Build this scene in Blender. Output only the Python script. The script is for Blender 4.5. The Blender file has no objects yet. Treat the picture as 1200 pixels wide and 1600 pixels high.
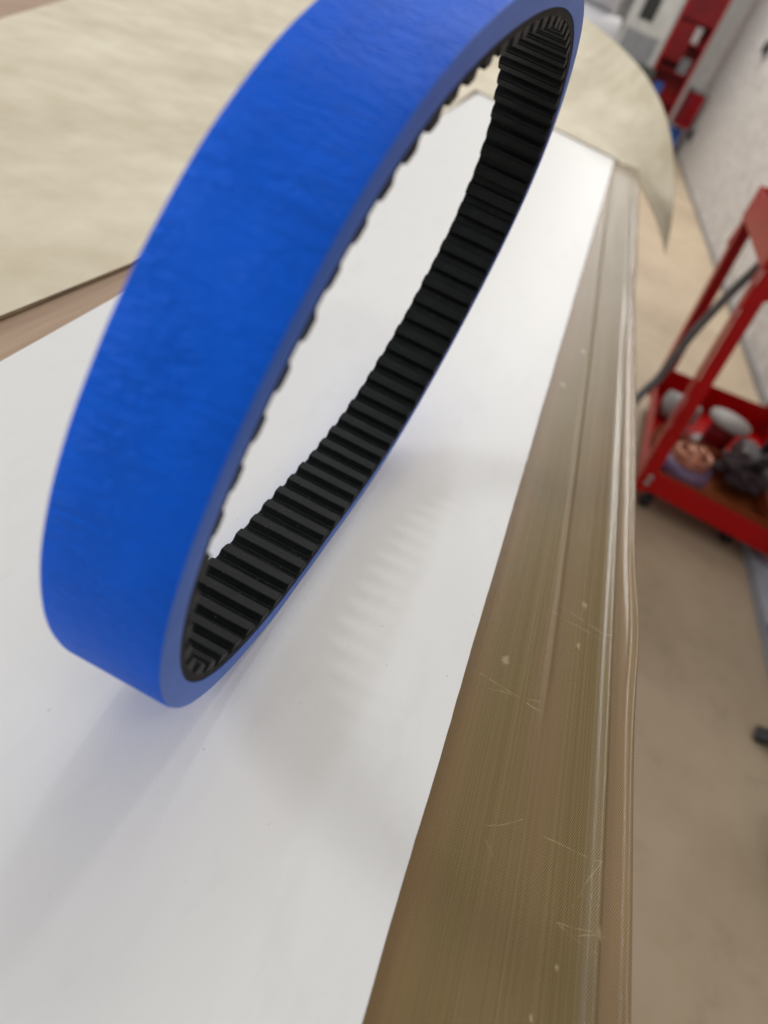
import bpy, bmesh, math, random
import numpy as np
from mathutils import Vector, Matrix, noise
random.seed(7)
S = bpy.context.scene
C = bpy.context.collection
R = math.radians

# ------------------------------------------------------------------ camera
cam_d = bpy.data.cameras.new('camera')
cam = bpy.data.objects.new('camera', cam_d); C.objects.link(cam); S.camera = cam
cam_d.sensor_fit = 'VERTICAL'; cam_d.sensor_height = 36.0; cam_d.lens = 1000.66 / 1600 * 36
Mw = [[0.308632, -0.555538, 0.77209], [-0.899177, -0.435122, 0.046352], [0.310203, -0.708552, -0.63382]]
cam.matrix_world = Matrix(((Mw[0][0], -Mw[0][1], -Mw[0][2], 0), (Mw[1][0], -Mw[1][1], -Mw[1][2], 0),
                           (Mw[2][0], -Mw[2][1], -Mw[2][2], 0.162595), (0, 0, 0, 1)))
cam_d.clip_start = 0.01; cam_d.clip_end = 100
cam_d.dof.use_dof = True; cam_d.dof.focus_distance = 0.195; cam_d.dof.aperture_fstop = 8.8
S.render.resolution_x = 768; S.render.resolution_y = 1024

# ------------------------------------------------------------------ light
S.view_settings.view_transform = 'Standard'; S.view_settings.look = 'None'
S.view_settings.exposure = 0.22; S.view_settings.gamma = 1
W = bpy.data.worlds.new('World'); S.world = W; W.use_nodes = True
bgn = W.node_tree.nodes['Background']
bgn.inputs[0].default_value = (0.985, 0.985, 0.98, 1); bgn.inputs[1].default_value = 0.46

def area(name, loc, target, sx, sy, power, col):
    d = bpy.data.lights.new(name, 'AREA'); d.shape = 'RECTANGLE'; d.size = sx; d.size_y = sy
    d.energy = power; d.color = col
    o = bpy.data.objects.new(name, d); C.objects.link(o); o.location = loc
    o.rotation_euler = (Vector(target) - Vector(loc)).to_track_quat('-Z', 'Y').to_euler()
    return o
area('ceiling_lamp_ahead', (4.7, 0.95, 3.55), (0.1, 0, 0), 2.9, 1.7, 48, (1.0, 0.97, 0.93))
area('window_left', (0.06, 2.6, 1.0), (0.16, 0, .0), .36, .60, 27, (0.94, 0.97, 1.0))
area('ceiling_lamp_above', (-0.6, -1.0, 2.6), (0.3, -0.2, 0), 1.2, 0.3, 6, (1.0, 0.97, 0.94))
area('added_crease_light', (1.7, .52, 2.7), (1.7, .30, 0), 1.3, .06, 6, (0.80, 0.90, 1.0))  # added narrow light, only for the cool highlight along the brown strip's crease
area('added_hall_fill', (7.0, -.35, 2.7), (7.0, -.7, 0), 6.0, 0.4, 120, (1.0, 0.97, 0.93))  # unseen fill added to brighten the side wall and the floor

# ------------------------------------------------------------------ helpers
def tag(o, label=None, cat=None, group=None, kind=None):
    if label: o['label'] = label
    if cat: o['category'] = cat
    if group: o['group'] = group
    if kind: o['kind'] = kind
    return o
def empty(name, loc=(0, 0, 0), rz=0, **k):
    o = bpy.data.objects.new(name, None); C.objects.link(o); o.location = loc; o.rotation_euler = (0, 0, rz)
    o.empty_display_size = .01
    return tag(o, **k)
def link(name, me, mat, parent=None, smooth=False, loc=None):
    o = bpy.data.objects.new(name, me); C.objects.link(o)
    if mat and not me.materials: me.materials.append(mat)
    if parent: o.parent = parent
    if loc: o.location = loc
    if smooth:
        for p in me.polygons: p.use_smooth = True
    return o
def mesh(name, vs, fs, mat, parent=None, smooth=False, uvs=None):
    me = bpy.data.meshes.new(name); me.from_pydata([tuple(v) for v in vs], [], fs)
    if uvs is not None:
        uv = me.uv_layers.new(name='UVMap')
        for l in me.loops: uv.data[l.index].uv = uvs[l.vertex_index]
    me.update()
    return link(name, me, mat, parent, smooth)
def fin(name, bm, mat, parent=None, smooth=False, bevel=0, seg=2):
    if bevel:
        bmesh.ops.bevel(bm, geom=[e for e in bm.edges if len(e.link_faces) == 2 and e.calc_face_angle(0) > .5],
                        offset=bevel, segments=seg, affect='EDGES', clamp_overlap=True)
    bmesh.ops.recalc_face_normals(bm, faces=bm.faces)
    me = bpy.data.meshes.new(name); bm.to_mesh(me); bm.free()
    return link(name, me, mat, parent, smooth)
def bx(bm, x0, x1, y0, y1, z0, z1):
    v = [bm.verts.new(p) for p in [(x0,y0,z0),(x1,y0,z0),(x1,y1,z0),(x0,y1,z0),(x0,y0,z1),(x1,y0,z1),(x1,y1,z1),(x0,y1,z1)]]
    for f in [(3,2,1,0),(4,5,6,7),(0,1,5,4),(1,2,6,5),(2,3,7,6),(3,0,4,7)]: bm.faces.new([v[i] for i in f])
def box(name, a, mat, parent=None, bevel=0):
    bm = bmesh.new(); bx(bm, *a); return fin(name, bm, mat, parent, bevel=bevel)
def beam_bm(bm, p, q, w, d, side):
    """rectangular bar from p to q; side = direction of w"""
    p, q = Vector(p), Vector(q); a = (q - p).normalized(); s = Vector(side); s = (s - a * s.dot(a)).normalized(); t = a.cross(s)
    v = []
    for P in (p, q):
        for i, j in ((-1,-1),(1,-1),(1,1),(-1,1)): v.append(bm.verts.new(P + s * w * i / 2 + t * d * j / 2))
    for f in [(3,2,1,0),(4,5,6,7),(0,1,5,4),(1,2,6,5),(2,3,7,6),(3,0,4,7)]: bm.faces.new([v[i] for i in f])
def tube_bm(bm, pts, r, n=14, cap=True):
    pts = [Vector(p) for p in pts]; rings = []; up = Vector((0.13, 0.31, 0.94))
    for i, p in enumerate(pts):
        a = (pts[min(i + 1, len(pts) - 1)] - pts[max(i - 1, 0)]).normalized()
        s = a.cross(up).normalized(); t = a.cross(s)
        rr = r[i] if isinstance(r, (list, tuple)) else r
        rings.append([bm.verts.new(p + (s * math.cos(2*math.pi*k/n) + t * math.sin(2*math.pi*k/n)) * rr) for k in range(n)])
    for a, b in zip(rings, rings[1:]):
        for k in range(n): bm.faces.new((a[k], a[(k+1)%n], b[(k+1)%n], b[k]))
    if cap:
        bm.faces.new(rings[0][::-1]); bm.faces.new(rings[-1])
def tube(name, pts, r, mat, parent=None, n=14):
    bm = bmesh.new(); tube_bm(bm, pts, r, n); return fin(name, bm, mat, parent, smooth=True)
def spline(pts, n):
    out = []
    P = [Vector(p) for p in pts]; P = [P[0]*2-P[1]] + P + [P[-1]*2-P[-2]]
    for i in range(1, len(P) - 2):
        for k in range(n):
            t = k / n
            out.append(.5*((2*P[i]) + (P[i+1]-P[i-1])*t + (2*P[i-1]-5*P[i]+4*P[i+1]-P[i+2])*t*t + (3*P[i]-P[i-1]-3*P[i+1]+P[i+2])*t**3))
    out.append(P[-2]); return out

# ------------------------------------------------------------------ materials
class NT:
    def __init__(s, name, rough=.5, spec=.5, color=(.5,.5,.5), metal=0):
        s.m = bpy.data.materials.new(name); s.m.use_nodes = True; s.t = s.m.node_tree; s.b = s.t.nodes['Principled BSDF']
        s.b.inputs['Roughness'].default_value = rough; s.b.inputs['Specular IOR Level'].default_value = spec
        s.b.inputs['Base Color'].default_value = (*color, 1); s.b.inputs['Metallic'].default_value = metal
    def n(s, typ, **k):
        o = s.t.nodes.new(typ)
        for a, v in k.items():
            if a[0] == '_': o.inputs[a[1:].replace('_', ' ')].default_value = v
            else: setattr(o, a, v)
        return o
    def l(s, a, b): s.t.links.new(a, b)
    def coord(s, kind='Object', scale=(1,1,1), rot=(0,0,0)):
        c = s.n('ShaderNodeTexCoord'); m = s.n('ShaderNodeMapping'); m.inputs['Scale'].default_value = scale; m.inputs['Rotation'].default_value = rot
        s.l(c.outputs[kind], m.inputs[0]); return m.outputs[0]
    def noise(s, co, scale, detail=4, rough=.55, dist=0):
        o = s.n('ShaderNodeTexNoise', _Scale=scale, _Detail=detail, _Roughness=rough, _Distortion=dist); s.l(co, o.inputs['Vector']); return o.outputs['Fac']
    def math(s, op, a, b=None, c=None, clamp=False):
        o = s.n('ShaderNodeMath', operation=op, use_clamp=clamp)
        for i, v in enumerate((a, b, c)):
            if v is None: continue
            if isinstance(v, (int, float)): o.inputs[i].default_value = v
            else: s.l(v, o.inputs[i])
        return o.outputs[0]
    def ramp(s, fac, stops):
        o = s.n('ShaderNodeValToRGB'); e = o.color_ramp.elements
        while len(e) < len(stops): e.new(.5)
        for q, (p, c) in zip(e, stops): q.position = p; q.color = (*c, 1) if len(c) == 3 else c
        s.l(fac, o.inputs[0]); return o.outputs[0]
    def mix(s, fac, a, b, mode='MIX'):
        o = s.n('ShaderNodeMix', data_type='RGBA', blend_type=mode)
        for i, v in ((0, fac), (6, a), (7, b)):
            if isinstance(v, (int, float)): o.inputs[i].default_value = v
            elif isinstance(v, tuple): o.inputs[i].default_value = (*v, 1)
            else: s.l(v, o.inputs[i])
        return o.outputs[2]
    def color(s, c): s.l(c, s.b.inputs['Base Color'])
    def bump(s, h, strength=.5, dist=.001):
        o = s.n('ShaderNodeBump', _Strength=strength, _Distance=dist); s.l(h, o.inputs['Height'])
        prev = s.b.inputs['Normal'].links
        if prev: s.l(prev[0].from_socket, o.inputs['Normal'])
        s.l(o.outputs[0], s.b.inputs['Normal'])
def M(name, color, rough=.5, spec=.5, metal=0, var=.12, scale=8, bump=0, bscale=60):
    a = NT(name, rough, spec, color, metal)
    co = a.coord(); f = a.noise(co, scale)
    a.color(a.ramp(f, [(.3, tuple(c*(1-var) for c in color)), (.7, tuple(min(1, c*(1+var)) for c in color))]))
    if bump: a.bump(a.noise(co, bscale), bump, .002)
    return a.m

# blue rubber cover (UV in metres: u along the loop, v across)
a = NT('blue_rubber', .50, .10)
uv = a.coord('UV')
big = a.noise(uv, 14, 3)
a.color(a.ramp(big, [(.3, (.0, .112, .74)), (.7, (.004, .132, .82))]))
st = a.coord('UV', (1, .23, 1), (0, 0, R(5)))
wr0 = a.noise(st, 620, 3, .6, .6)
wr = a.math('POWER', a.math('SUBTRACT', 1.0, a.math('ABSOLUTE', a.math('MULTIPLY_ADD', wr0, 2.6, -1.3))), 2.0, None, True)
patch = a.math('MULTIPLY', a.ramp(a.noise(uv, 55, 3), [(.38, (0,)*3), (.60, (1,)*3)]), wr)
fine = a.noise(uv, 2600, 2)
a.bump(a.math('ADD', a.math('MULTIPLY', patch, .5), a.math('ADD', a.math('MULTIPLY', wr, .22), a.math('MULTIPLY', fine, .22))), .8, .0009)
scf = a.math('MULTIPLY', a.ramp(a.noise(a.coord('UV', (1, .5, 1)), 1500, 3, .6), [(.56, (0,)*3), (.72, (1,)*3)]), a.ramp(a.noise(uv, 38, 3, .6), [(.50, (.0,)*3), (.70, (1,)*3)]))
nick = a.ramp(a.noise(uv, 150, 1, .3), [(.165, (1,)*3), (.18, (0,)*3)])
base_ = a.b.inputs['Base Color'].links[0].from_socket
a.color(a.mix(a.math('MULTIPLY', nick, .8), a.mix(a.math('MULTIPLY', scf, .6), base_, (.10, .22, .66)), (.0, .015, .10)))
blue_face = a.m
a = NT('blue_rubber_cut_side', .45, .35)
co = a.coord('Object')
sp = a.ramp(a.noise(co, 900, 2), [(.27, (1,)*3), (.30, (0,)*3)])
base = a.ramp(a.noise(co, 60, 4), [(.3, (.030, .125, .54)), (.7, (.048, .155, .62))])
a.color(a.mix(sp, base, (.02, .03, .08)))
a.bump(a.noise(co, 1500, 3), .25, .0002)
blue_side = a.m
a = NT('black_toothed_rubber', .5, .2)
co = a.coord('Object')
sp = a.ramp(a.noise(co, 1300, 1), [(.755, (0,)*3), (.77, (1,)*3)])
dust = a.ramp(a.noise(co, 90, 5, .65), [(.40, (.0018, .003, .003)), (.62, (.006, .0072, .007)), (.82, (.020, .021, .020))])
a.color(a.mix(sp, dust, (.16, .15, .14)))
a.bump(a.noise(co, 2400, 2), .5, .0003)
black_rub = a.m
black_edge = M('black_cord_edge', (.016, .013, .012), .75, .25, var=.5, scale=120, bump=.5, bscale=1500)

# white sheet
a = NT('white_vinyl', .46, .35)
co = a.coord('Object')
b1 = a.noise(co, 3.5, 4)
grn = a.noise(co, 1900, 2)
c = a.mix(b1, (.745, .722, .700), (.780, .770, .742))
c = a.mix(a.ramp(a.noise(a.coord('Object', (1, 2.5, 1), (0, 0, R(20))), 24, 6, .7), [(.52, (0,)*3), (.80, (.35,)*3)]), c, (.62, .60, .575))
sp = a.ramp(a.noise(co, 420, 2, .5), [(.235, (1,)*3), (.255, (0,)*3)])
a.color(a.mix(a.math('MULTIPLY', sp, .6), c, (.38, .35, .34)))
a.bump(grn, .22, .00025); a.bump(a.noise(co, 18, 3), .10, .003)
white_m = a.m

# cream sheet: faint weave and traffic marks along its length
a = NT('cream_belting', .62, .3)
co = a.coord('Object')
sm = a.noise(a.coord('Object', (1, 2.0, 1), (0, 0, R(-14))), 4.2, 6, .62)
mt = a.noise(co, 26, 4)
c = a.ramp(sm, [(.36, (.42, .345, .225)), (.5, (.60, .515, .36)), (.62, (.76, .69, .53))])
c = a.mix(.60, c, a.ramp(mt, [(.35, (.62, .535, .395)), (.65, (.74, .665, .52))]))
a.color(c)
a.bump(a.noise(co, 1500, 2), .4, .0003)
cream_m = a.m
cream_edge = M('cream_cut_edge', (.30, .23, .15), .8, .2, var=.3, scale=80)

# brown coated glass fabric: weave, long stripes, scratches
a = NT('brown_coated_fabric', .30, .13)
co = a.coord('Object')
sepx = a.n('ShaderNodeSeparateXYZ'); a.l(co, sepx.inputs[0])
stripe = a.noise(a.coord('Object', (.5, 330, 1)), 3.2, 4, .75)
broad = a.noise(a.coord('Object', (1.2, 26, 1)), 2.2, 3, .5)
blot = a.noise(co, 38, 3)
c = a.ramp(stripe, [(.32, (.108, .066, .020)), (.5, (.158, .102, .035)), (.70, (.245, .168, .068))])
c = a.mix(a.ramp(broad, [(.5, (0,)*3), (.68, (.75,)*3)]), c, (.20, .115, .06))
c = a.mix(a.ramp(blot, [(.62, (0,)*3), (.74, (.30,)*3)]), c, (.26, .14, .08))
# reddish band close to the white sheet and dull hem
band1 = a.n('ShaderNodeMapRange', _From_Min=-.0475, _From_Max=-.0385, interpolation_type='SMOOTHSTEP'); a.l(a.math('ADD', sepx.outputs[1], a.math('MULTIPLY', sepx.outputs[0], .008)), band1.inputs[0])
c = a.mix(a.math('MULTIPLY', band1.outputs[0], .7), c, (.20, .105, .045))
hem = a.math('LESS_THAN', sepx.outputs[1], -.0896)
c = a.mix(a.math('MULTIPLY', hem, .55), c, (.30, .155, .062))
def weave():
    k = 2 * math.pi / .00084
    r1 = a.math('ADD', a.math('MULTIPLY', sepx.outputs[0], k), a.math('MULTIPLY', sepx.outputs[1], k * .35))
    r2 = a.math('SUBTRACT', a.math('MULTIPLY', sepx.outputs[1], k * 1.1), a.math('MULTIPLY', sepx.outputs[0], k * .35))
    return a.math('ADD', a.math('MULTIPLY', a.math('MULTIPLY', a.math('SINE', r1), a.math('SINE', r2)), .5), .5)
wv = weave()
c = a.mix(a.ramp(wv, [(.45, (.0,)*3), (.85, (.68,)*3)]), c, (.36, .28, .15))
c = a.mix(a.ramp(wv, [(.08, (.78,)*3), (.47, (0,)*3)]), c, (.075, .052, .026))
def seg(x0, y0, x1, y1, w):
    dx, dy = x1 - x0, y1 - y0; L = math.hypot(dx, dy); ux, uy = dx / L, dy / L
    wob = a.math('MULTIPLY', a.math('SUBTRACT', a.noise(co, 120, 2), .5), .0016)
    X = a.math('SUBTRACT', sepx.outputs[0], x0); Y = a.math('SUBTRACT', sepx.outputs[1], y0)
    t = a.math('ADD', a.math('MULTIPLY', X, ux), a.math('MULTIPLY', Y, uy))
    n = a.math('ABSOLUTE', a.math('ADD', wob, a.math('SUBTRACT', a.math('MULTIPLY', Y, ux), a.math('MULTIPLY', X, uy))))
    m1 = a.math('LESS_THAN', n, w * .65); m2 = a.math('GREATER_THAN', t, 0); m3 = a.math('LESS_THAN', t, L)
    return a.math('MULTIPLY', m1, a.math('MULTIPLY', m2, m3))
SEGS = [(0.1894, -0.0633, 0.1869, -0.0898, 0.0003), (0.195, -0.0663, 0.1903, -0.0897, 0.0003), (0.1457, -0.0402, 0.1422, -0.0649, 0.0003), (0.1411, -0.0466, 0.1459, -0.0645, 0.0002), (0.1018, -0.0712, 0.1019, -0.0888, 0.00022), (0.1026, -0.0884, 0.0873, -0.0813, 0.00015), (0.0815, -0.0774, 0.0835, -0.0889, 0.00018), (0.0815, -0.0774, 0.0787, -0.0882, 0.00018), (0.0965, -0.0545, 0.1036, -0.0651, 0.00015), (0.0887, -0.0589, 0.0932, -0.0552, 0.0001), (0.0808, -0.0828, 0.0839, -0.0915, 0.0002)]
BLOBS = [(0.1559, -0.0498, 0.0016), (0.2018, -0.0765, 0.0014), (0.1789, -0.0758, 0.001), (0.0836, -0.089, 0.0011), (0.0717, -0.0785, 0.0006), (0.059, -0.0735, 0.0006), (0.3912, -0.0477, 0.0022), (0.4599, -0.0568, 0.0022)]
tot = None
for q in SEGS:
    g = seg(*q); tot = g if tot is None else a.math('MAXIMUM', tot, g)
def blob(x0, y0, rr):
    X = a.math('SUBTRACT', sepx.outputs[0], x0); Y = a.math('SUBTRACT', sepx.outputs[1], y0)
    d = a.math('SQRT', a.math('ADD', a.math('MULTIPLY', a.math('MULTIPLY', X, X), .35), a.math('MULTIPLY', Y, Y)))
    d = a.math('ADD', d, a.math('MULTIPLY', a.math('SUBTRACT', a.noise(co, 700, 3), .5), rr * 2.2))
    m_ = a.n('ShaderNodeMapRange', _From_Min=rr, _From_Max=rr * .35); a.l(d, m_.inputs[0]); return m_.outputs[0]
brk = a.ramp(a.noise(co, 260, 3), [(.38, (0,)*3), (.6, (1,)*3)])
sm_ = a.math('MULTIPLY', tot, brk)
spots = a.ramp(a.noise(co, 95, 2, .4), [(.80, (0,)*3), (.86, (1,)*3)])
marks = a.math('MAXIMUM', sm_, a.math('MULTIPLY', spots, .8))
for q in BLOBS: marks = a.math('MAXIMUM', marks, a.math('MULTIPLY', blob(*q), 1.2))
c = a.mix(a.math('MULTIPLY', marks, .32), c, (.60, .48, .30))
a.color(c)
a.bump(a.math('ADD', a.math('MULTIPLY', stripe, .6), a.math('MULTIPLY', wv, .25)), .55, .0003)
rg = a.n('ShaderNodeMapRange', _From_Min=-.0830, _From_Max=-.0855, _To_Min=.27, _To_Max=.11); a.l(sepx.outputs[1], rg.inputs[0]); a.l(rg.outputs[0], a.b.inputs['Roughness'])
rs = a.n('ShaderNodeMapRange', _From_Min=-.0830, _From_Max=-.0855, _To_Min=.13, _To_Max=.75); a.l(sepx.outputs[1], rs.inputs[0]); a.l(rs.outputs[0], a.b.inputs['Specular IOR Level'])
brown_m = a.m
brown_edge = M('brown_fabric_edge', (.42, .36, .27), .7, .3, var=.3, scale=200)

# wood, floor, wall, paints
a = NT('brown_hardboard', .55, .3)
g = a.noise(a.coord('Object', (2.2, 40, 4)), 3, 6, .65)
a.color(a.ramp(g, [(.3, (.33, .22, .145)), (.7, (.46, .325, .225))]))
wood_m = a.m
a = NT('painted_concrete_floor', .42, .45)
co = a.coord('Object')
f1 = a.noise(co, 1.6, 6, .62); f2 = a.noise(co, 11, 5, .7)
c = a.ramp(f1, [(.3, (.37, .28, .185)), (.5, (.46, .36, .245)), (.7, (.53, .43, .30))])
c = a.mix(a.ramp(f2, [(.56, (0,)*3), (.72, (.35,)*3)]), c, (.25, .19, .13))
c = a.mix(a.ramp(a.noise(co, 4.5, 5, .7), [(.55, (0,)*3), (.68, (.3,)*3)]), c, (.38, .28, .16))
a.color(c); a.bump(a.noise(co, 60, 4), .15, .003)
rr = a.ramp(f2, [(.3, (.36,)*3), (.7, (.55,)*3)]); a.l(rr, a.b.inputs['Roughness'])
floor_m = a.m
a = NT('whitewashed_brick', .75, .25)
co = a.coord('Object', (1, 1, 1), (R(90), 0, 0))
f2 = a.noise(co, 5, 6, .7); f3 = a.noise(co, 24, 4, .6)
c = a.ramp(f2, [(.3, (.58, .545, .52)), (.55, (.68, .65, .625)), (.75, (.76, .74, .72))])
c = a.mix(a.ramp(f3, [(.66, (0,)*3), (.78, (.5,)*3)]), c, (.28, .265, .26))
brk_ = a.noise(a.coord('Object', (.45, 1, 1), (R(90), 0, 0)), 12, 4, .7)
c = a.mix(a.ramp(brk_, [(.48, (0,)*3), (.72, (.55,)*3)]), c, (.40, .375, .37))
a.color(c); a.bump(a.noise(co, 30, 5, .7), .9, .02); a.bump(brk_, .8, .03)
wall_m = a.m
red_m = M('red_enamel', (.46, .002, .003), .36, .28, var=.10, scale=9, bump=.04)
dred_m = M('dark_red_enamel', (.22, .002, .006), .45, .25, var=.25, scale=5)
blackp = M('black_plastic', (.012,)*3, .5, .4)
grayp = M('grey_cast_metal', (.20, .205, .215), .45, .5, var=.25, scale=30)
hose_m = M('grey_rubber_hose', (.17, .165, .17), .5, .4, var=.15, scale=40)
chrome = M('zinc_bolt', (.5, .5, .5), .35, .5, metal=.9)
orange_m = M('orange_card', (.33, .085, .025), .65, .3, var=.25, scale=14)
offwhite = M('white_plastic', (.72, .70, .69), .45, .4, var=.06)
purple_m = M('violet_film', (.20, .13, .24), .3, .5, var=.3, scale=20)
pink_m = M('copper_wire', (.62, .27, .17), .28, .6, metal=.5, var=.25, scale=50)
blue_p = M('blue_paint', (.03, .12, .45), .5, .4)
lgray = M('light_grey_panel', (.44, .44, .42), .55, .3, var=.15, scale=4)
dgreen = M('dark_green_case', (.035, .045, .035), .5, .4)
steel = M('grey_steel_leg', (.22, .22, .23), .45, .5, metal=.4)

# ------------------------------------------------------------------ drive belt
KN = np.array([-0.7396, -1.2158, -0.1137, -0.3601, -0.3022, 1.0182, 0.13, -0.1254, -0.7508, -0.905, 0.0798, -0.1079, 0.6059, 0.7291])
NK = 14; NS = 568; U_ = .025; NT_ = 71
L = 26.0413; PH0 = 0.278767; S0 = -0.0015
t = (np.arange(NS) + .5) / NS * NK; ii = np.floor(t).astype(int) % NK; fr = t - np.floor(t)
g_ = lambda j: KN[(ii + j) % NK]
p0, p1, p2, p3 = g_(-1), g_(0), g_(1), g_(2)
val = .5*((2*p1)+(-p0+p2)*fr+(2*p0-5*p1+4*p2-p3)*fr**2+(-p0+3*p1-3*p2+p3)*fr**3)
kk = np.exp(val); kk *= 2*np.pi*NS/kk.sum()
ph = PH0 + np.concatenate([[0], np.cumsum(kk)])/NS
pm = (ph[1:]+ph[:-1])/2
bxs = np.concatenate([[0], np.cumsum(np.cos(pm))])*L/NS; bys = np.concatenate([[0], np.cumsum(np.sin(pm))])*L/NS
lin = np.linspace(0, 1, NS+1); bxs -= lin*bxs[-1]; bys -= lin*bys[-1]
AX = Vector((-0.04311, -0.99907, 0)).normalized()
C0 = Vector((0.12763, 0.02587, 0.01003)); R0 = Vector((0.90375, -0.039, -0.42628)); R1 = Vector((0.42588, -0.01838, 0.90459))
belt = empty('drive_belt', (0.168, 0.036, 0), label='loop of toothed drive belt, blue outside and black inside, standing on the white sheet', cat='drive belt')
OFFS = Vector(belt.location)
def bp(s, o, w):
    """s = fraction along the loop, o = outward offset (m), w = distance back from the near rim (m)"""
    s = s % 1.0
    X = np.interp(s, lin, bxs)*U_; Y = np.interp(s, lin, bys)*U_; P = np.interp(s, lin, ph)
    q = C0 + R0*(X + o*math.sin(P)) + R1*(Y - o*math.cos(P)) - AX*w - OFFS
    k = min(1, max(0, (.17-(q.x+OFFS.x))/.045)); k = k*k*(3-2*k)
    q.z -= .0036*k*max(0, 1-q.z/.07)
    q.z = max(q.z, .0001 + (.0063-o)*.9)
    return q
D1 = .25180*U_; WD = U_; BODY = .0019; TH = .0026
LM = L*U_
def loft(name, prof, mats, n, uvmode=None):
    """prof: closed list of (outward, back); mats: material index per profile segment"""
    vs = []; fs = []; m = len(prof); mi = []
    me = bpy.data.meshes.new(name)
    for i in range(n):
        jit = noise.noise(Vector((i*.11, 3.3, 0)))*.00012
        for (o, w) in prof: vs.append(bp(i/n, o + (jit if o > .002 else 0), w))
    for i in range(n):
        for k in range(m):
            fs.append((i*m+k, i*m+(k+1)%m, ((i+1)%n)*m+(k+1)%m, ((i+1)%n)*m+k)); mi.append(mats[k])
    me.from_pydata(vs, [], fs); uvl = me.uv_layers.new(name='UVMap')
    acc = [0]
    for k in range(m): acc.append(acc[-1]+math.dist(prof[k], prof[(k+1)%m]))
    for fi, p in enumerate(me.polygons):
        i, k = divmod(fi, m); q = [(i/n*LM, acc[k]), (i/n*LM, acc[k+1]), ((i+1)/n*LM, acc[k+1]), ((i+1)/n*LM, acc[k])]
        for l, u in zip(p.loop_indices, q): uvl.data[l].uv = u
        p.material_index = mi[fi]
    return me
e = .0009
prof = [(0, 0), (.0015, 0), (D1-e, 0), (D1-e*.3, e*.12), (D1, e), (D1, WD*.35), (D1, WD*.7), (D1, WD-e), (D1-e*.3, WD-e*.12), (D1-e, WD), (.0015, WD), (0, WD)]
me = loft('blue_cover', prof, [1,1,1,0,0,0,0,0,1,1,1,1], NS)
me.materials.append(blue_face); me.materials.append(blue_side)
link('blue_cover', me, None, belt, True); me.set_sharp_from_angle(angle=R(50))
prof = [(-.00002, .0002), (-BODY, .0002), (-BODY, .0008), (-BODY, WD-.0008), (-BODY, WD-.0002), (-.00002, WD-.0002)]
me = loft('toothed_band', prof, [1,0,0,0,1,0], NS)
me.materials.append(black_rub); me.materials.append(black_edge)
band = link('toothed_band', me, None, belt, False)
# one tooth: x along the loop, y back, z inward; shared by all 71
def tooth_mesh(var):
    h = TH; pr = [(-.0034, -.0004), (-.0033, .0), (-.00285, .0004), (-.00235, h*.62), (-.00215, h*.9), (-.0019, h), (.0013, h), (.00145, h*.88), (.0023, h*.84), (.00248, h*.74), (.0027, h*.5), (.0030, .0004), (.0034, .0), (.0035, -.0004)]
    vs = []; fs = []; m = len(pr)
    ys = [.00022+var*.00008, .00048+var*.00008, WD*.25, WD*.5, WD*.75, WD-.00045-((var*3)%5)*.00008, WD-.00015-((var*3)%5)*.00008]
    for j, y in enumerate(ys):
        sc = .93 if j in (0, len(ys)-1) else 1
        wv_ = noise.noise(Vector((j*.9, var*3.1, 0)))*.0002
        for x, z in pr: vs.append((x*sc+wv_, y, z*sc if z > 0 else z))
    for j in range(len(ys)-1):
        for k in range(m): fs.append((j*m+k, j*m+(k+1)%m, (j+1)*m+(k+1)%m, (j+1)*m+k))
    fs.append(tuple(range(m))[::-1]); fs.append(tuple((len(ys)-1)*m+k for k in range(m)))
    me_ = bpy.data.meshes.new('tooth'); me_.from_pydata(vs, [], fs)
    bm = bmesh.new(); bm.from_mesh(me_); bmesh.ops.recalc_face_normals(bm, faces=bm.faces); bm.to_mesh(me_); bm.free()
    me_.materials.append(black_rub); return me_
TM = [tooth_mesh(v) for v in range(5)]
for i in range(NT_):
    s = (S0 + (i - .25)/NT_)
    o = bpy.data.objects.new('tooth', TM[i % 5]); C.objects.link(o); o.parent = band
    P = np.interp(s % 1, lin, ph)
    inw = -(R0*math.sin(P) - R1*math.cos(P)); tg = R0*math.cos(P) + R1*math.sin(P)
    pos = bp(s, -BODY, 0)
    yb = -AX
    m4 = Matrix((( tg.x, yb.x, inw.x, pos.x), (tg.y, yb.y, inw.y, pos.y), (tg.z, yb.z, inw.z, pos.z), (0,0,0,1)))
    o.matrix_local = m4

# ------------------------------------------------------------------ bench and the sheets on it
bench = empty('workbench', (0.7, 0.5, -.80), label='long brown board topped workbench running away under all the sheets', cat='workbench')
def P_(o, par):  # put a world-space mesh under a parent at its location
    o.parent = par; o.location = -Vector(par.location); return o
P_(box('tabletop', (-1.2, 2.9, -.094, 1.15, -.030, -.0022), wood_m, bevel=.001), bench)
for x in (-1.0, 1.0, 2.75):
    for y in (-.02, 1.08): P_(box('leg', (x-.03, x+.03, y-.03, y+.03, -.8, -.0302), steel, bevel=.003), bench)
P_(box('rail', (-.96, 2.71, .045, .07, -.12, -.0304), steel), bench)

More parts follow.
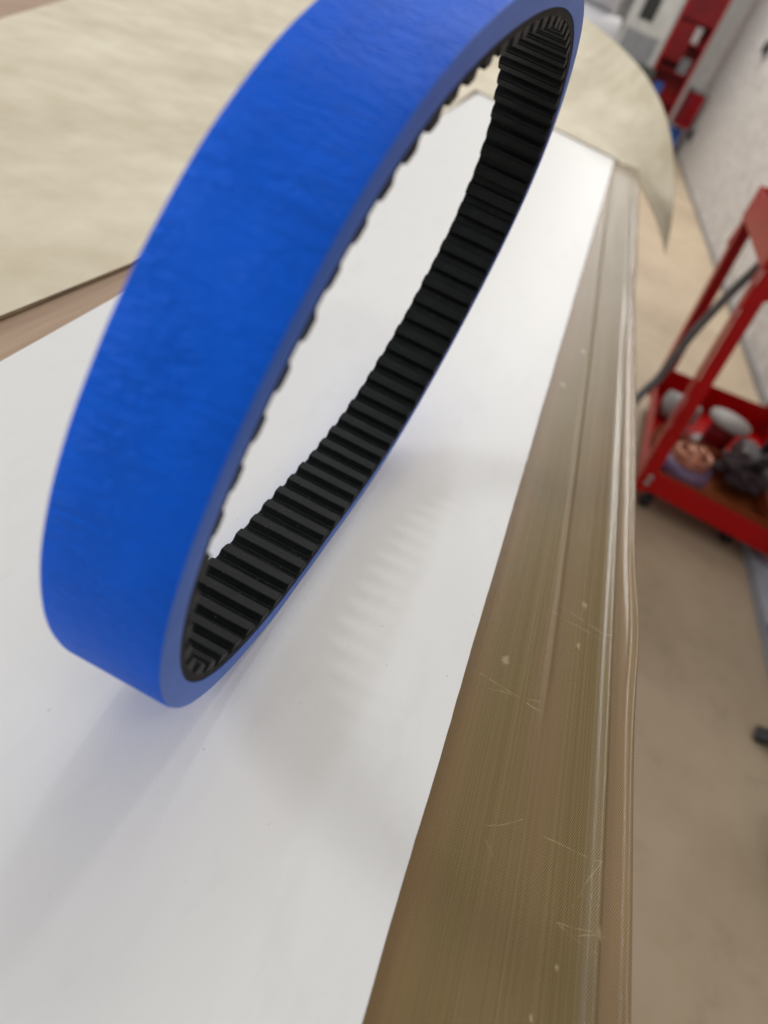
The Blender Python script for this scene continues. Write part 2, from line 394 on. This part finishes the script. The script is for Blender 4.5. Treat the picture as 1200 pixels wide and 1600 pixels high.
def grid_sheet(name, f, nu, nv, thick, mat, emat, label, cat):
    """f(u,v)->Vector; a sheet with real thickness"""
    top = [[f(i/nu, j/nv) for j in range(nv+1)] for i in range(nu+1)]
    vs = []; n = (nu+1)*(nv+1)
    T_ = [Vector(top[i][j]) for i in range(nu+1) for j in range(nv+1)]
    nor = []
    for i in range(nu+1):
        for j in range(nv+1):
            du = Vector(top[min(i+1, nu)][j]) - Vector(top[max(i-1, 0)][j]); dv = Vector(top[i][min(j+1, nv)]) - Vector(top[i][max(j-1, 0)])
            q = du.cross(dv).normalized(); nor.append(q)
    vs = T_ + [p - q*thick for p, q in zip(T_, nor)]
    ix = lambda i, j: i*(nv+1)+j
    fs = []; mi = []
    for i in range(nu):
        for j in range(nv):
            fs.append((ix(i,j), ix(i+1,j), ix(i+1,j+1), ix(i,j+1))); mi.append(0)
            fs.append((n+ix(i,j+1), n+ix(i+1,j+1), n+ix(i+1,j), n+ix(i,j))); mi.append(0)
    for i in range(nu):
        fs.append((ix(i,0), n+ix(i,0), n+ix(i+1,0), ix(i+1,0))); fs.append((ix(i+1,nv), n+ix(i+1,nv), n+ix(i,nv), ix(i,nv))); mi += [1,1]
    for j in range(nv):
        fs.append((ix(0,j+1), n+ix(0,j+1), n+ix(0,j), ix(0,j))); fs.append((ix(nu,j), n+ix(nu,j), n+ix(nu,j+1), ix(nu,j+1))); mi += [1,1]
    me = bpy.data.meshes.new(name); me.from_pydata([tuple(v) for v in vs], [], fs)
    me.materials.append(mat); me.materials.append(emat)
    for p, k in zip(me.polygons, mi): p.material_index = k; p.use_smooth = (k == 0)
    me.set_sharp_from_angle(angle=R(50)); o = link(name, me, None); tag(o, label, cat); return o

# white sheet: long strip, its right edge slightly uneven, far end tucked under the cream sheet
def white_f(u, v):
    x = -.35 + (1.60+.35)*u**1.6
    yr = -.0363 + (x-.0426)*(-.0465+.0363)/(1.4554-.0426)
    yl = .1711 + (x-.1785)*(.262-.1711)/(1.6-.1785)
    if v == 0: yr += noise.noise(Vector((x*160, 0, 5)))*.00022 + noise.noise(Vector((x*22, 0, 9)))*.0003 + .0006*max(0, noise.noise(Vector((x*75, 0, 2)))-.45)
    y = yr + (yl-yr)*v
    return Vector((x, y, .0))
grid_sheet('white_sheet', white_f, 420, 24, .0011, white_m, M('white_cut_edge', (.60, .57, .53), .7, .2), 'smooth white sheet lying flat under the blue belt loop', 'sheet')

# brown coated fabric strip along the front edge of the bench
RID = [(-.0885, .0016, .0011), (-.0958, .0016, .0016)]
def brown_f(u, v):
    x = -.35 + (1.52+.35)*u**1.5
    wob = noise.noise(Vector((x*9, 1.7, 0)))
    yr = -.0982 - .0012*noise.noise(Vector((x*7, 4, 0))) - .0022*math.exp(-((x-.20)/.035)**2) + .002*math.exp(-((x-.65)/.2)**2)
    yl = .02
    y = yr + (yl-yr)*v
    z = -.0014
    yc = -.0880 + (x-.15)*.0022 + .0006*wob
    am = .0015*(.6+.6*math.exp(-((x-.14)/.11)**2)+.3*wob)
    z += am*math.exp(-((y-yc)/.0013)**2)
    z += .0010*math.exp(-((y-yr-.0013)/.0011)**2)*(1+1.2*math.exp(-((x-.20)/.05)**2)+.25*noise.noise(Vector((x*60,0,3))))
    z += .0006*math.exp(-((y-yr-.0042-.0006*wob)/.0009)**2)*min(1, max(0, (x-.17)/.06))
    ys = -.0662 + (x-.137)*(.0123/.827)
    z += .00065*math.exp(-((y-ys)/.0009)**2)*min(1, max(0, (x-.128)/.03))
    z += .00018*noise.noise(Vector((x*3, y*60, 0)))
    z += .00005*noise.noise(Vector((x*6, y*600, 2)))
    return Vector((x, y, min(z, -.00125) if y > -.048 else z))
def vv(v): return v
_bf = brown_f
def brown_g(u, v): return _bf(u, v**1.5)
grid_sheet('brown_fabric_strip', brown_g, 300, 150, .0006, brown_m, brown_edge, 'glossy brown coated fabric strip with creases and scratches along the bench edge', 'fabric strip')

# cream sheet: flat on the left, arching up and drooping over the bench edge at its far right corner
NEAR = [(-.45, .198, .002), (.0, .1955, .002), (.2037, .1934, .002), (.295, .1924, .002), (1.20, .235, .003), (1.583, .2716, .004)]
RB = [(1.41,-.2170,-.1028), (1.43,-.1937,-.0441), (1.47,-.1659,.0097), (1.52,-.1304,.0595), (1.60,-.0899,.0975), (1.70,-.0363,.1271), (1.85,.0209,.1455), (2.05,.0963,.1648), (2.25,.1716,.1807), (2.45,.25,.188), (2.65,.33,.19)]
NE = [(1.55,.30,.003), (1.515,.16,.003), (1.4967,.0788,.003), (1.475,.010,.003), (1.458,-.0465,.0025), (1.45,-.0781,-.0069), (1.445,-.112,-.0187), (1.435,-.1437,-.0378), (1.42,-.1754,-.061), (1.41,-.2001,-.0834), (1.405,-.216,-.1015)]
rb = spline(RB, 8); ne = spline(NE, 8)
nr = len(rb)-1; nn = len(ne)-1
def cream_right(u, v):
    """u: near edge -> far, v: left (inside) -> right rim. Coons-like: near edge ne(v), right rim rb(u)"""
    def ev(L_, t_):
        q = t_*(len(L_)-1); i = min(int(q), len(L_)-2); return L_[i].lerp(L_[i+1], q-i)
    N = ev(ne, v); Rr = ev(rb, u)
    x0 = 1.55 + 1.15*u
    Lf = Vector((x0, .30+.30*u, .003))
    N0, N1 = ev(ne, 0), ev(ne, 1)
    F0, F1 = Vector((2.70, .60, .003)), ev(rb, 1)
    bow = .055*math.sin(math.pi*u)*math.sin(math.pi*v)
    F = F0.lerp(F1, v); F.z = .003 + (F1.z-.003)*(v**1.6)
    p = N*(1-u) + F*u + Lf*(1-v) + Rr*v - (N0*(1-u)*(1-v) + F0*u*(1-v) + N1*(1-u)*v + F1*u*v)
    p.z = max(p.z, .003) if p.y > -.04 else p.z
    p.z += .006*math.sin(9*u+2.5*v)*v*u
    return p
def cream_left(u, v):
    """flat part: u along the bench, v from the near edge outward"""
    x = -.45 + 2.02*u
    pts = NEAR
    for (a_, b_) in zip(pts, pts[1:]):
        if x <= b_[0] or b_ is pts[-1]:
            k = (x-a_[0])/(b_[0]-a_[0]); yn = a_[1]+(b_[1]-a_[1])*k; break
    yf = .545 + (x-.6007)*(.0718/.1759)
    yf = max(min(yf, 1.05), yn+.05)
    y = yn + (yf-yn)*v
    z = .0004 + .0026*min(1, max(0, (x-1.0)/.35)) + .0008*noise.noise(Vector((x*4, y*4, 1)))*min(1, v*8)
    return Vector((x, y, z))
# joined into one sheet mesh
def cream_build():
    vs = []; fs = []; mi = []
    def add(fn, nu, nv, flip=False):
        b = len(vs); n = (nu+1)*(nv+1)
        T_ = [[fn(i/nu, j/nv) for j in range(nv+1)] for i in range(nu+1)]
        P1 = []; P2 = []
        for i in range(nu+1):
            for j in range(nv+1):
                du = T_[min(i+1,nu)][j]-T_[max(i-1,0)][j]; dv = T_[i][min(j+1,nv)]-T_[i][max(j-1,0)]
                q = du.cross(dv).normalized()
                if flip: q = -q
                P1.append(T_[i][j]); P2.append(T_[i][j]-q*.0018)
        vs.extend(P1); vs.extend(P2)
        ix = lambda i, j: b+i*(nv+1)+j
        for i in range(nu):
            for j in range(nv):
                fs.append((ix(i,j), ix(i+1,j), ix(i+1,j+1), ix(i,j+1))); mi.append(0)
                fs.append((n+ix(i,j+1), n+ix(i+1,j+1), n+ix(i+1,j), n+ix(i,j))); mi.append(0)
        for i in range(nu):
            fs.append((ix(i,0), n+ix(i,0), n+ix(i+1,0), ix(i+1,0))); fs.append((ix(i+1,nv), n+ix(i+1,nv), n+ix(i,nv), ix(i,nv))); mi.extend([1,1])
        for j in range(nv):
            fs.append((ix(0,j+1), n+ix(0,j+1), n+ix(0,j), ix(0,j))); fs.append((ix(nu,j), n+ix(nu,j), n+ix(nu,j+1), ix(nu,j+1))); mi.extend([1,1])
    add(cream_left, 90, 30)
    add(cream_right, 60, 60, True)
    def cream_far(u, v):
        p = Vector((1.50 + 1.20*u, 0, 0)); ya = .28 + .3*(p.x-1.55)/1.15; p.y = ya + (1.12-ya)*v; p.z = .0019; return p
    add(cream_far, 20, 20)
    me = bpy.data.meshes.new('cream_sheet'); me.from_pydata([tuple(v) for v in vs], [], fs)
    me.materials.append(cream_m); me.materials.append(cream_edge)
    for p, k in zip(me.polygons, mi): p.material_index = k; p.use_smooth = (k == 0)
    me.set_sharp_from_angle(angle=R(50)); o = link('cream_sheet', me, None)
    tag(o, 'large cream belting sheet on the bench with one corner curling over its edge', 'sheet')
cream_build()

# ------------------------------------------------------------------ floor and walls
tag(box('floor', (-4, 22, -1.22, 5, -.86, -.80), floor_m), kind='structure')
tag(box('wall', (-1, 19.9, -1.42, -1.20, -.7995, 3.2), wall_m), kind='structure')
tag(box('back_wall', (20, 20.2, -1.42, 5, -.7995, 3.2), lgray), kind='structure')
tag(box('skirting', (-1, 19.9, -1.199, -1.185, -.7993, -.765), M('grey_skirting', (.26, .25, .25), .5)), kind='structure')
for p in ((9.0, -1.2, .60), (11.3, -1.2, -.45)):
    b = empty('wall_bolt', p, label='dark bolt head %s on the whitewashed wall' % ('high up' if p[2] > 0 else 'low down near the floor'), cat='bolt')
    tube('washer', [(0, .001, 0), (0, .02, 0)], .11, steel, b, 16); tube('head', [(0, .0205, 0), (0, .07, 0)], .06, blackp, b, 6)

# ------------------------------------------------------------------ red cart
cart = empty('service_cart', (2.08, -.78, -.80), label='red steel service cart with two trays parked by the wall', cat='cart')
FL, BL, BR, FR = Vector((1.709,-.537,0)), Vector((2.446,-.596,0)), Vector((2.52,-1.06,0)), Vector((1.66,-.985,0))
TFL, TBL, TBR, TFR = Vector((1.705,-.465,0)), Vector((2.45,-.519,0)), Vector((2.50,-1.00,0)), Vector((1.68,-.93,0))
Cm = (FL+BL+BR+FR)/4
def panel(name, a_, b_, z0, z1, th, mat, par, inward, ba=0):
    """upright plate from a_ to b_, thickness towards inward"""
    d = (b_-a_).normalized(); nrm = Vector((-d.y, d.x, 0))
    if nrm.dot(inward-a_) < 0: nrm = -nrm
    bm = bmesh.new(); v = []
    for z in (z0, z1):
        for p in (a_, b_, b_+nrm*th, a_+nrm*th): v.append(bm.verts.new((p.x, p.y, z)))
    for f in [(3,2,1,0),(4,5,6,7),(0,1,5,4),(1,2,6,5),(2,3,7,6),(3,0,4,7)]: bm.faces.new([v[i] for i in f])
    o = fin(name, bm, mat, bevel=.002); return P_(o, par)
def tray(cs, z0, zs, label=None):
    """cs corners FL,BL,BR,FR; z0 underside, zs = lip top per side (left, back, right, front)"""
    cen = sum(cs, Vector())/4
    bm = bmesh.new(); k = [c.lerp(cen, .012) for c in cs]
    lo = [bm.verts.new((p.x, p.y, z0+.002)) for p in k]; hi = [bm.verts.new((p.x, p.y, z0+.006)) for p in k]
    bm.faces.new(lo); bm.faces.new(hi)
    for i in range(4): bm.faces.new((lo[i], lo[(i+1)%4], hi[(i+1)%4], hi[i]))
    t_ = P_(fin('tray', bm, red_m), cart)
    for i in range(4):
        d = (cs[(i+1)%4]-cs[i]).normalized()*.004
        q = panel('lip', cs[i]+d, cs[(i+1)%4]-d, z0, zs[i], .003, red_m, cart, cen)
        q.parent = t_; q.location = (0, 0, 0)
    return t_
tray([FL, BL, BR, FR], -.735, [-.685, -.635, -.685, -.668])
tray([TFL, TBL, TBR, TFR], -.105, [-.018, -.018, -.018, -.018])
for b_, t_ in ((FL, TFL), (BL, TBL), (BR, TBR), (FR, TFR)):
    bm = bmesh.new(); cen = Cm
    p = Vector((b_.x, b_.y, -.745)); q = Vector((t_.x, t_.y, -.014))
    sx = 1 if cen.x > b_.x else -1; sy = 1 if cen.y > b_.y else -1
    w = .036 if b_.x < 2 else .044
    beam_bm(bm, p+Vector((sx*w/2, -sy*.003, 0)), q+Vector((sx*w/2, -sy*.003, 0)), w, .003, (1,0,0))
    beam_bm(bm, p+Vector((-sx*.003, sy*w/2, 0)), q+Vector((-sx*.003, sy*w/2, 0)), .003, w, (1,0,0))
    post = P_(fin('post', bm, red_m), cart)
    # gusset under the top tray
    bm = bmesh.new(); g0 = Vector((t_.x-sx*.008, t_.y+sy*.03, -.10))
    v = [bm.verts.new(g0+Vector(o_)) for o_ in ((0,-sy*.02,0), (0,sy*.09,0), (0,-sy*.02,-.10))]; v2 = [bm.verts.new(x.co+Vector((sx*.003,0,0))) for x in v]
    bm.faces.new(v); bm.faces.new(v2[::-1])
    for i in range(3): bm.faces.new((v[i], v[(i+1)%3], v2[(i+1)%3], v2[i]))
    P_(fin('gusset', bm, red_m), cart)
    for z in (-.71, -.69):
        tube_ = tube('bolt', [(b_.x-sx*.006, b_.y+sy*.02, z), (b_.x-sx*.012, b_.y+sy*.02, z)], .008, chrome, None, 8); P_(tube_, cart)
for c_ in (FL, BL, BR, FR):
    k = Vector((1.735, -.595, 0)) if c_ is FL else Vector((1.75, -.86, 0)) if c_ is FR else c_.lerp(Cm, .16)
    cs = box('caster', (-.018, .018, -.014, .014, .045, .064), blackp); cs.parent = cart; cs.location = Vector((k.x, k.y, -.80)) - Vector(cart.location)
    wh = tube('wheel', [(0, -.011, .024), (0, .011, .024)], .024, blackp, cs, 20)
    for sy in (-.0135, .0135): box('fork', (-.012, .012, sy-.0012, sy+.0012, .02, .0448), blackp, cs)
# things in the lower tray
ob = empty('parts_box', (1.86, -.76, -.729), .0, label='open orange cardboard box inside the cart\'s lower tray, near its front', cat='box')
for n_, a_ in (('base', (-.13,.13,-.17,.19,0,.004)), ('side', (-.13,-.127,-.17,.19,.0042,.055)), ('side', (.127,.13,-.17,.19,.0042,.075)), ('side', (-.1268,.1268,-.17,-.167,.0042,.06)), ('side', (-.1268,.1268,.187,.19,.0042,.06))):
    box(n_, a_, orange_m, ob)
ro = empty('wire_coil', (1.86, -.67, -.724), label='shiny copper coil wrapped in violet film inside the orange box', cat='coil')
tube('film', [(0, 0, 0), (0, 0, .03), (0, .0, .055)], [.078, .082, .076], purple_m, ro, 24)
pts = [(math.cos(k*.42)*(.052), math.sin(k*.42)*.052, .058+k*.0005) for k in range(60)]
tube('winding', pts, .008, pink_m, ro, 8)
tube('core', [(0, 0, .056), (0, 0, .10)], .028, pink_m, ro, 16)
wj = empty('pale_canister', (2.24, -.66, -.729), label='short pale grey canister lying near the back left corner of the cart tray', cat='canister')
tube('body', [(0, -.05, .05), (0, .05, .05)], .048, lgray, wj, 20); tube('cap', [(0, -.068, .05), (0, -.0505, .05)], .036, lgray, wj, 16)
wk = empty('pale_spool', (2.15, -.80, -.729), label='pale grey spool with a dark core standing in the middle of the cart tray', cat='spool')
tube('flange', [(0, 0, 0), (0, 0, .012)], .07, lgray, wk, 24); tube('core', [(0, 0, .0122), (0, 0, .11)], .045, dred_m, wk, 20); tube('flange', [(0, 0, .1102), (0, 0, .125)], .07, lgray, wk, 24)
gr = empty('grey_tool', (2.0, -.90, -.729), label='grey cast metal tool with black handle in the right half of the cart tray', cat='tool')
bm = bmesh.new(); bx(bm, -.08, .10, -.05, .06, 0, .09); bmesh.ops.subdivide_edges(bm, edges=bm.edges[:], cuts=2, use_grid_fill=True)
for v in bm.verts: v.co += Vector((noise.noise(v.co*20), noise.noise(v.co*20+Vector((5,0,0))), noise.noise(v.co*20+Vector((0,5,0)))))*.02 + Vector((0,0,.02))
fin('housing', bm, grayp, gr, smooth=False, bevel=.004)
tube('handle', [(-.05, 0, .125), (-.12, .04, .16), (-.16, .07, .14)], [.02, .018, .016], blackp, gr)
tube('knob', [(.04, -.02, .12), (.04, -.02, .17)], .03, blackp, gr, 16)
jr = empty('small_bottle', (2.30, -.60-.04, -.729), label='small pale bottle with dark cap against the cart tray\'s left side', cat='bottle')
jr.location = (2.02, -.63, -.729)
tube('body', [(0,0,0),(0,0,.07),(0,0,.085)], [.028,.028,.014], lgray, jr, 18); tube('cap', [(0,0,.0852),(0,0,.11)], .015, blackp, jr, 14)

hp = spline([(1.62,-.40,-.80+.012),(1.75,-.405,-.70),(1.88,-.4398,-.57), (1.9,-.4627,-.4919), (1.9,-.4678,-.3627), (1.9,-.4822,-.2585), (1.9,-.4985,-.1782), (1.9,-.5185,-.1089), (1.9,-.5387,-.0671), (1.9,-.60,-.03), (1.92,-.70,.012), (1.95,-.85,-.01)], 8)
tag(tube('hose', hp, .0125, hose_m), 'grey rubber hose hanging down over the side of the red cart', 'hose')

# ------------------------------------------------------------------ things on the floor at the right edge
cr = empty('floor_mat', (1.45, -1.02, -.80), label='pale grey plastic board with a blue strip lying on the floor by the wall', cat='board')
box('board', (-.28, .34, -.15, .095, .0, .03), M('pale_board', (.34, .37, .42), .5, var=.15), cr, bevel=.004)
box('strip', (-.20, -.05, -.15, .0955, .0302, .034), blue_p, cr)
ft = empty('stand', (1.02, -.96, -.80), label='black stand with a splayed foot on the floor at the right edge', cat='stand')
bm = bmesh.new(); beam_bm(bm, (.02, .105, .006), (-.03, -.05, .10), .035, .012, (1,0,0)); fin('foot', bm, blackp, ft)
bm = bmesh.new(); beam_bm(bm, (-.12, -.10, .006), (-.03, -.05, .10), .035, .012, (1,0,0)); fin('foot', bm, blackp, ft)
tube('column', [(-.03, -.06, .10), (-.03, -.06, .9)], .014, steel, ft)
gb = empty('grey_tub', (.74, -.93, -.80), label='low grey plastic tub on the floor near the bottom right corner', cat='tub')
bm = bmesh.new(); tube_bm(bm, [(0,0,0),(0,0,.09),(0,0,.10),(0,0,.098),(0,0,.02)], [.085,.10,.106,.095,.08], 28); fin('tub', bm, M('blue_grey_plastic', (.17,.19,.22), .5), gb, smooth=True)

# ------------------------------------------------------------------ far end of the hall
rk = empty('tool_rack', (12.8, -.56, -.80), label='tall dark red tool rack with shelves standing against the far wall', cat='rack')
box('back_panel', (.2, .22, -.30, .26, .05, 2.6), red_m, rk)
for k in range(3): box('door', (-.215, -.2005, -.265 if k else -.05, .225, 1.02+.5*k, 1.49+.5*k), dred_m, rk, bevel=.01)
for y in (-.30, .23): box('upright', (-.2, .199, y, y+.03, 0, 2.6), red_m, rk)
for k in range(5): box('shelf', (-.195, .198, -.268, .228, .12+.38*k, .145+.38*k), dred_m, rk)
rm = [offwhite, lgray, blackp, blue_p, grayp, red_m, dgreen]
tools = [('grey steel case on the rack\'s lowest visible shelf', .75), ('white carton on the tool rack, second shelf up', 1.13), ('black case beside a red can on the tool rack', 1.51), ('blue bin at the bottom of the tool rack', .37), ('pale grey crate high up on the tool rack', 1.89)]
for i, (lb, z) in enumerate(tools):
    z = .80*0 + .145+.38*round((z-.12)/.38)+.001
    y0 = -.24 + .07*i
    m_ = [grayp, offwhite, blackp, blue_p, lgray][i]
    o = empty('storage_case', (12.7, -.56+y0+.1, -.80+z), label=lb, cat='case', group='cases on the tool rack')
    box('case', (-.05, .10, -.07, .08, 0, .17), m_, o, bevel=.01); box('lid', (-.055, .105, -.075, .085, .1702, .195), m_, o, bevel=.005)
mc = empty('grey_machine', (11.5, .02, -.80), label='tall light grey machine cabinet with a dark screen left of the red rack', cat='machine')
box('body', (-.2, .3, -.26, .33, 0, 1.75), lgray, mc, bevel=.02); box('screen', (-.215, -.2005, .00, .20, 1.28, 1.55), blackp, mc); box('door', (-.212, -.2005, -.20, .28, .25, 1.15), grayp, mc, bevel=.004)
box('handle', (-.24, -.2125, .22, .25, .6, .8), blackp, mc)
gc = empty('green_case', (10.2, -.16, -.80), label='dark green case on a grey stand in front of the grey machine', cat='case')
box('stand', (-.1, .2, -.1, .1, 0, .72), grayp, gc, bevel=.01); box('case', (-.13, .22, -.12, .12, .7202, .86), dgreen, gc, bevel=.01)
og = empty('orange_bin', (15.5, .55, -.80), label='small orange bin on a post at the far end of the hall', cat='bin')
box('post', (-.04,.04,-.04,.04,0,1.7), steel, og); box('bin', (-.15,.15,-.15,.15,1.7002,1.95), orange_m, og, bevel=.02)
# glossy white roll of film on the bench behind the cream sheet
wr_ = empty('white_film_roll', (2.60, .17, -.0018), R(8), label='glossy white roll of film lying on the bench beyond the cream sheet', cat='roll')
wm = NT('glossy_white_film', .15, .6, (.82, .83, .86)).m
tube('roll', [(0, -.075, .11), (0, .30, .11)], .11, wm, wr_, 40); tube('core', [(0, -.079, .11), (0, -.0752, .11)], .04, orange_m, wr_, 24)
tube('roll', [(.03, -.05, .262), (.03, .33, .262)], .045, wm, wr_, 32)
# loose clutter round the far end of the hall
for i, (p, sz, m_, nm, lb, ct) in enumerate([
    ((11.0, .30, -.80), (.25, .16, .95), offwhite, 'plastic_drum', 'tall white plastic drum beside the grey machine', 'drum'),
    ((9.6, .10, -.80), (.12, .10, .80), blackp, 'black_bin', 'narrow black bin standing before the green case', 'bin'),
    ((12.2, -.98, -.80), (.2, .10, .40), blue_p, 'blue_crate', 'blue crate standing between the red rack and the wall', 'crate'),
    ((12.0, -1.02, -.447), (.18, .09, .55), dred_m, 'red_case', 'dark red case on top of the blue crate by the wall', 'case'),
    ((3.2, .40, -.0018), (.16, .12, .20), offwhite, 'white_carton', 'white carton on the bench behind the film roll', 'carton')]):
    o = empty(nm, p, R(-8 + 7*i), label=lb, cat=ct) if i < 4 else None
    if o is None: continue
    box('body', (-sz[0], sz[0], -sz[1], sz[1], 0, sz[2]*.8), m_, o, bevel=.012)
    box('lid', (-sz[0]-.01, sz[0]+.01, -sz[1]-.01, sz[1]+.01, sz[2]*.8+.0002, sz[2]*.88), lgray if i % 2 == 0 else grayp, o, bevel=.012)
sk = empty('rag', (1.92, -.84, -.655), label='crumpled dark rag heaped on the orange box in the cart tray', cat='rag')
bm = bmesh.new(); bmesh.ops.create_icosphere(bm, subdivisions=4, radius=.07)
for v in bm.verts:
    n_ = noise.noise(v.co*28) + .5*noise.noise(v.co*60); v.co = v.co*(1+.45*n_); v.co.z = max(v.co.z*.6, -.02)
fin('cloth', bm, M('dark_rag', (.05, .03, .035), .8, var=.5, scale=30), sk, smooth=False)
